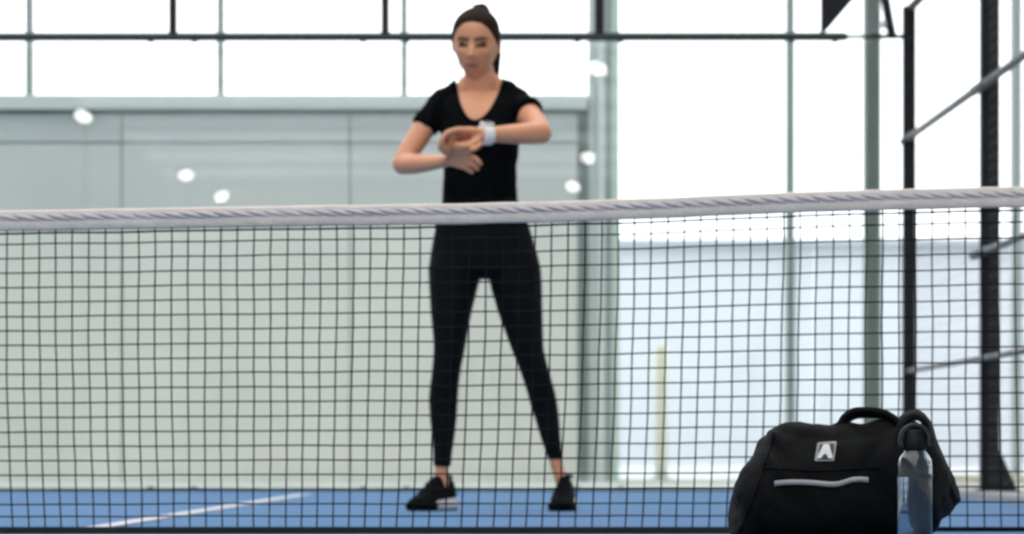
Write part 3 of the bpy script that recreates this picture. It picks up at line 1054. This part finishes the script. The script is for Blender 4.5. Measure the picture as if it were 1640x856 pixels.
# face details
bm = bmesh.new()
for s, nm in ((-1, 'l'), (1, 'r')):
    c = face_pt(s * 0.031, 0.006, -0.011)
    b2 = bmesh.new()
    ellipsoid(b2, c, (0.0125, 0.0125, 0.0125), None, 20, 14)
    eye = obj('eye', b2, M['sclera'], woman, smooth=True)
    b2 = bmesh.new()
    d = (HR.to_3x3() @ Vector((0, -0.85, -0.5))).normalized()
    ellipsoid(b2, c + d * 0.0095, (0.0058, 0.0058, 0.0058), None, 14, 8)
    obj('iris', b2, M['iris'], eye, smooth=True)
    b2 = bmesh.new()
    ellipsoid(b2, c + HR.to_3x3() @ Vector((0, -0.0022, 0.0028)), (0.0175, 0.0128, 0.0125), HR.to_3x3(), 20, 14)
    obj('eyelid', b2, M['lid'], woman, smooth=True)
    b2 = bmesh.new()
    pts = [face_pt(s * (0.031 + u * 0.0165), 0.0005 - 0.002 * u * u, 0.004) for u in (-1, -0.6, -0.2, 0.2, 0.6, 1)]
    tube(b2, pts, [0.0022, 0.0036, 0.0044, 0.0045, 0.0042, 0.0028], 8)
    obj('eyelashes', b2, M['lash'], woman, smooth=True)
    b2 = bmesh.new()
    pts = [face_pt(s * (0.031 + u * 0.021), 0.0225 + 0.004 * math.sin((u + 1) * 1.25) - 0.004 * max(0, u) ** 2, 0.0008) for u in (-1, -0.6, -0.2, 0.2, 0.6, 1)]
    tube(b2, pts, [0.003, 0.004, 0.004, 0.0038, 0.003, 0.0014], 8)
    obj('eyebrow', b2, M['brow'], woman, smooth=True)
bm.free()
b2 = bmesh.new()
for zc, th, wv in ((-0.0605, 0.0026, 0.022), (-0.0685, 0.0034, 0.019)):
    pts = [face_pt(u * wv, zc - 0.0015 * u * u * (1 if zc > -0.065 else -1.5), 0.0002) for u in (-1, -0.66, -0.33, 0, 0.33, 0.66, 1)]
    tube(b2, pts, [th * q for q in (0.4, 0.8, 1, 0.95, 1, 0.8, 0.4)], 10)
obj('lips', b2, M['lips'], woman, smooth=True)


# hair: a shell over the scalp with a drawn hairline
def hair_grow(a, e):
    aa = a if a <= math.pi else a - 2 * math.pi
    ab = abs(aa)
    # hairline elevation by azimuth: high over the forehead, dropping behind the ears
    pts_ = [(0.0, 0.68), (0.45, 0.62), (0.8, 0.42), (1.05, 0.2), (1.3, 0.02), (1.5, -0.12), (1.75, -0.25), (2.1, -0.55), (3.2, -0.75)]
    hl = pts_[-1][1]
    for (a0, e0), (a1, e1) in zip(pts_, pts_[1:]):
        if ab <= a1:
            hl = e0 + (e1 - e0) * (ab - a0) / (a1 - a0)
            break
    t = (e - hl) / 0.12
    if t <= 0:
        return -0.006
    s = min(1, t)
    return -0.006 + (0.0115 + 0.0012 * math.sin(aa * 40) * min(1, (1.57 - e))) * s * s * (3 - 2 * s)


b2 = bmesh.new()
head_mesh(b2, 120, 72, 0, hair_grow)
hair = obj('hair', b2, M['hair'], woman, smooth=True)
# knot and ponytail
b2 = bmesh.new()
tube(b2, curve_pts([W(770, 26, 0.035), W(769, 17, 0.045), W(772, 15, 0.065), W(777, 24, 0.10), W(784, 48, 0.125), W(792, 80, 0.125), W(793, 110, 0.115), W(790, 132, 0.10)], 5),
     [0.016, 0.017, 0.018, 0.0185, 0.019, 0.020, 0.021, 0.021, 0.021, 0.0215] + [0.022] * 10 + [0.021, 0.021, 0.020, 0.020, 0.019, 0.018, 0.017, 0.016, 0.014, 0.012, 0.011, 0.010, 0.009, 0.008, 0.007, 0.005], 16)
obj('ponytail', b2, M['hair'], hair, smooth=True)
b2 = bmesh.new()
for k in range(10):
    a = 2 * math.pi * k / 10
    tube(b2, [W(769 + 7 * math.cos(a), 21, 0.045 + 0.014 * math.sin(a)), W(768 + 8.5 * math.cos(a), 14.5, 0.05 + 0.018 * math.sin(a)), W(768 + 7.5 * math.cos(a), 8.8, 0.06 + 0.014 * math.sin(a)), W(768 + 2 * math.cos(a), 8.4, 0.062)], [0.005, 0.007, 0.0065, 0.005], 8)
obj('hair_knot', b2, M['hair'], hair, smooth=True)
b2 = bmesh.new()
for k in range(7):
    q = random.random()
    tube(b2, curve_pts([W(796 + q * 2, 66, 0.02), W(799 + 3 * q, 84, 0.03 + 0.02 * q), W(799 + 2 * q, 100, 0.05), W(795 + 4 * q, 118 + 6 * q, 0.055)], 4), 0.0013, 6)
for k in range(4):
    q = random.random()
    tube(b2, curve_pts([W(729 + q, 74, 0.03), W(733 + 2 * q, 100, 0.05), W(737 + 3 * q, 118, 0.05), W(734 + 2 * q, 128, 0.05)], 4), 0.0009, 6)
tag(obj('loose_strands', b2, M['hair'], hair, smooth=True), kind='stuff')

# shirt
bm = bmesh.new()
eloft(bm, [(145, 769, 36, 0.042, 0.015)] + TORSO, 36, 0.003, 2.3)
for s in (-1, 1):
    tube(bm, [W(770 + s * 24, 140, 0.03), W(770 + s * 40, 150, 0.024), W(770 + s * 60, 163, 0.012)], [0.038, 0.044, 0.0465], 16)
for arm, hem in ((ARM_R, (678, 205.5, -0.015, 21.5)), (ARM_L, (849, 178.5, -0.085, 22.5))):
    a0, a1 = arm[0], arm[1]
    P_ = [W(a0[0] + (6 if arm is ARM_R else -6), 172, 0.012), W(a0[0], a0[1] - 1, a0[2]), W(a1[0], a1[1], a1[2]), W(*hem[:3])]
    if arm is ARM_L:
        P_ = [P_[0], P_[1], W(842, 175, -0.045), P_[3]]
    tube(bm, P_, [0.05, 0.0515, 0.049, hem[3] * K], 20, round_ends=False)
sh = remeshed(bm, 0.005, 5, 0.5)
bm = bmesh.new()
bm.from_mesh(sh)
bm.normal_update()
for v in bm.verts:
    p = v.co
    t = max(0, min(1, (p.z - 0.95) / 0.2))
    d = 0.005 * noise.noise(Vector((p.x * 14, p.y * 9, p.z * 16 + p.x * 12)))
    d += 0.003 * noise.noise(Vector((p.x * 30, p.y * 20, p.z * 26 - p.x * 30)))
    v.co = p + v.normal * d
NECK = [(730, 139), (732, 150), (735, 163), (740, 176), (747, 187), (757, 193.5), (767, 192.5), (777, 186), (787, 174), (795, 159), (801, 146), (804, 135), (800, 60), (730, 60)]


def in_poly(x, y, poly):
    r = False
    j = len(poly) - 1
    for i in range(len(poly)):
        (xi, yi), (xj, yj) = poly[i], poly[j]
        if (yi > y) != (yj > y) and x < (xj - xi) * (y - yi) / (yj - yi) + xi:
            r = not r
        j = i
    return r


bm.normal_update()
kill = []
for f in bm.faces:
    c = f.calc_center_median()
    px = VX + c.x * F / c.y
    py = VY - (c.z - HC) * F / c.y
    if in_poly(px, py, NECK) and (c.y < YP + 0.02 or py < 142):
        kill.append(f)
sb = BVHTree.FromBMesh(bm)
bmesh.ops.delete(bm, geom=kill, context='FACES')
# relax the cut edge
for _ in range(4):
    new = {}
    for v in bm.verts:
        be = [e for e in v.link_edges if e.is_boundary]
        if len(be) == 2:
            new[v] = (v.co * 2 + be[0].other_vert(v).co + be[1].other_vert(v).co) / 4
    for v, c in new.items():
        v.co = c
shirt = obj('shirt', bm, M['shirt'], woman, smooth=True)
b2 = bmesh.new()
pts = []
for a in curve_pts([Vector((x_, y_, 0)) for x_, y_ in NECK[:12]], 3):
    o_ = Vector((0, 0, HC))
    d = (AT(a.x, a.y, 1) - o_).normalized()
    h = sb.ray_cast(o_, d)[0]
    if h:
        pts.append(h - d * 0.0005)
tube(b2, pts, 0.0042, 8)
obj('neckband', b2, M['shirt'], shirt, smooth=True)

# leggings
bm = bmesh.new()
eloft(bm, PELVIS, 36, 0.002, 2.2)
eloft(bm, LEGL, 28, 0.001)
eloft(bm, LEGR, 28, 0.001)
lg = remeshed(bm, 0.006, 5, 0.5)
obj('leggings', lg, M['leggings'], woman, smooth=True)


# shoes
def shoe(ax, ay, dirx, diry, label):
    d = Vector((dirx, diry, 0)).normalized()
    n = Vector((-d.y, d.x, 0))
    o_ = Vector((ax, ay, 0))

    def L(t, u, z):
        return o_ + d * t + n * u + Vector((0, 0, z))
    ts_ = [-0.070, -0.066, -0.055, -0.03, 0.0, 0.03, 0.06, 0.09, 0.12, 0.145, 0.165, 0.178, 0.184]
    wd = [0.012, 0.024, 0.032, 0.035, 0.034, 0.034, 0.038, 0.043, 0.045, 0.042, 0.034, 0.022, 0.010]
    ht = [0.080, 0.098, 0.110, 0.116, 0.122, 0.118, 0.100, 0.078, 0.056, 0.048, 0.040, 0.032, 0.026]
    sl = [0.030, 0.032, 0.033, 0.032, 0.030, 0.028, 0.026, 0.024, 0.022, 0.021, 0.020, 0.019, 0.018]
    rock = [0.008, 0.004, 0.001, 0, 0, 0, 0, 0, 0, 0.002, 0.005, 0.009, 0.012]
    rings = []
    for t, w_, h_, s_, r_ in zip(ts_, wd, ht, sl, rock):
        ring = []
        for k in range(17):
            a = math.pi * k / 16
            c, s = math.cos(a), math.sin(a)
            u = w_ * 0.97 * math.copysign(abs(c) ** 0.75, c)
            top_ = max(0.001, h_ - s_ + 0.004)
            # narrower at the top of the collar
            u *= 1 - 0.25 * s * (1 if t < 0.06 else 0.4)
            ring.append(L(t, u, s_ - 0.004 + r_ * 0.5 + top_ * s ** 0.8))
        rings.append(ring)
    up = obj('shoe', loft(bmesh.new(), rings), M['shoe'], woman, smooth=True)
    for name, z0, z1, gr, mm, t_lim in (('midsole', 0.006, None, 1.06, 'sole_white', 0.075), ('toe_sole', 0.006, None, 1.04, 'sole_black', None), ('outsole', 0.0, 0.007, 1.0, 'sole_black', 1)):
        rg = []
        for t, w_, s_, r_ in zip(ts_, wd, sl, rock):
            if name == 'midsole' and t > 0.1:
                continue
            if name == 'toe_sole' and t < 0.085:
                continue
            zt = s_ if z1 is None else z1
            e_ = 0.004 if name == 'midsole' and t > -0.05 else 0
            zt = zt + r_ * 0.6 + (0.010 if name == 'midsole' else 0)
            zb = z0 + r_
            ww = w_ * gr + 0.002
            tt = t - 0.004 if t < -0.06 else t
            rg.append([L(tt, ww * 0.9, zb), L(tt, ww, (zb + zt) / 2), L(tt, ww * 0.96, zt), L(tt, 0, zt), L(tt, -ww * 0.96, zt), L(tt, -ww, (zb + zt) / 2), L(tt, -ww * 0.9, zb), L(tt, 0, zb)])
        obj(name, loft(bmesh.new(), rg), M[mm], up, smooth=False)
    b3 = bmesh.new()
    for k in range(5):
        t = 0.045 + k * 0.017
        h_ = 0.111 - k * 0.0125
        pts_ = [L(t + (0.004 if k % 2 else -0.004), -0.020, h_ - 0.007), L(t, 0, h_ + 0.0015), L(t - (0.004 if k % 2 else -0.004), 0.020, h_ - 0.007)]
        tube(b3, pts_, 0.0022, 6)
    obj('laces', b3, M['lace'], up, smooth=True)
    b3 = bmesh.new()
    pts_ = [L(-0.035 + 0.032 * math.cos(a) + 0.012, 0.024 * math.sin(a), 0.116 + 0.004 * math.cos(a)) for a in [2 * math.pi * k / 16 for k in range(17)]]
    tube(b3, pts_, 0.004, 8)
    obj('collar', b3, M['lace'], up, smooth=True)


p = W(706, 818)
shoe(p.x, YP, -0.52, -0.855, None)
p = W(905, 818)
shoe(p.x, YP, -0.12, -0.99, None)

# white wristwatch on her left wrist
wc = W(778.5, 215.8, -0.331)
axd = (W(776, 216, -0.335) - W(797, 215.5, -0.31)).normalized()
q = axd.to_track_quat('Z', 'Y').to_matrix().to_4x4()
b2 = bmesh.new()
rings = []
for r, z in ((0.0305, -0.018), (0.0345, -0.017), (0.036, -0.008), (0.036, 0.008), (0.0345, 0.017), (0.0305, 0.018)):
    rings.append([Matrix.Translation(wc) @ q @ Vector((r * 1.04 * math.cos(2 * math.pi * k / 32), r * 0.98 * math.sin(2 * math.pi * k / 32), z)) for k in range(32)])
loft(b2, rings)
watch = obj('wristwatch', b2, M['watch_white'], woman, smooth=True)
tag(watch, 'chunky white wristwatch')
b2 = bmesh.new()
up_ = (Vector((0, -0.35, 1)) - axd * axd.dot(Vector((0, -0.35, 1)))).normalized()
side = axd.cross(up_)
mtx = Matrix.Translation(wc + up_ * 0.0365) @ Matrix((axd, side, up_)).transposed().to_4x4()
g = bmesh.ops.create_cube(b2, size=1, matrix=mtx @ Matrix.Diagonal((0.040, 0.036, 0.013, 1)))
bmesh.ops.bevel(b2, geom=b2.edges[:], offset=0.004, segments=3, affect='EDGES')
obj('watch_case', b2, M['watch_white'], watch, smooth=False)
b2 = bmesh.new()
bmesh.ops.create_cube(b2, size=1, matrix=Matrix.Translation(up_ * 0.0068) @ mtx @ Matrix.Diagonal((0.031, 0.028, 0.002, 1)))
obj('watch_face', b2, M['watch_glass'], watch)

# ------------------------------------------------------------------ floodlights of the courts behind (seen mirrored in the glass)
ZL = 6.0
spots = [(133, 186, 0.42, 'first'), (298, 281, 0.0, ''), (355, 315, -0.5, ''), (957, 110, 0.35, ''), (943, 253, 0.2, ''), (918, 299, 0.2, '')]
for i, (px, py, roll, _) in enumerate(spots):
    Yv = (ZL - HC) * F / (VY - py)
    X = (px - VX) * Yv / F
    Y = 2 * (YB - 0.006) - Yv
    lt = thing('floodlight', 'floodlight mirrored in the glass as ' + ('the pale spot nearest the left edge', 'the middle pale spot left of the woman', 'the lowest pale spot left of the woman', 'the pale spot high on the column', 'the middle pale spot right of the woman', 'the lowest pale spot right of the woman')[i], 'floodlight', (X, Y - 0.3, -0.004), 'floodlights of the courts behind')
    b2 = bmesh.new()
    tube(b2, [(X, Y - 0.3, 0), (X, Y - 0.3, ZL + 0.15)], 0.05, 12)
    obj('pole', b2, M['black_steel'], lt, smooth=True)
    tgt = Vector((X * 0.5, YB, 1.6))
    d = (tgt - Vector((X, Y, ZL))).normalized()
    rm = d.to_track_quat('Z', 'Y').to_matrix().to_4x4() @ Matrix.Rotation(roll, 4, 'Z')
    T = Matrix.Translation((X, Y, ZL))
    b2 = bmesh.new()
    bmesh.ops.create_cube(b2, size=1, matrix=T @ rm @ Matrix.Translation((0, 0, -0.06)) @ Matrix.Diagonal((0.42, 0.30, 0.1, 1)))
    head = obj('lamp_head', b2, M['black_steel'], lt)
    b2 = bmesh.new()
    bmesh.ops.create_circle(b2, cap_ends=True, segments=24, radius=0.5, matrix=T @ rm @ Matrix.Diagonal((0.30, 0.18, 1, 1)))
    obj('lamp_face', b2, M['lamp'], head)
    b2 = bmesh.new()
    tube(b2, [(X, Y - 0.3, ZL), (X, Y - 0.1, ZL)], 0.025, 10)
    obj('bracket', b2, M['black_steel'], lt, smooth=True)
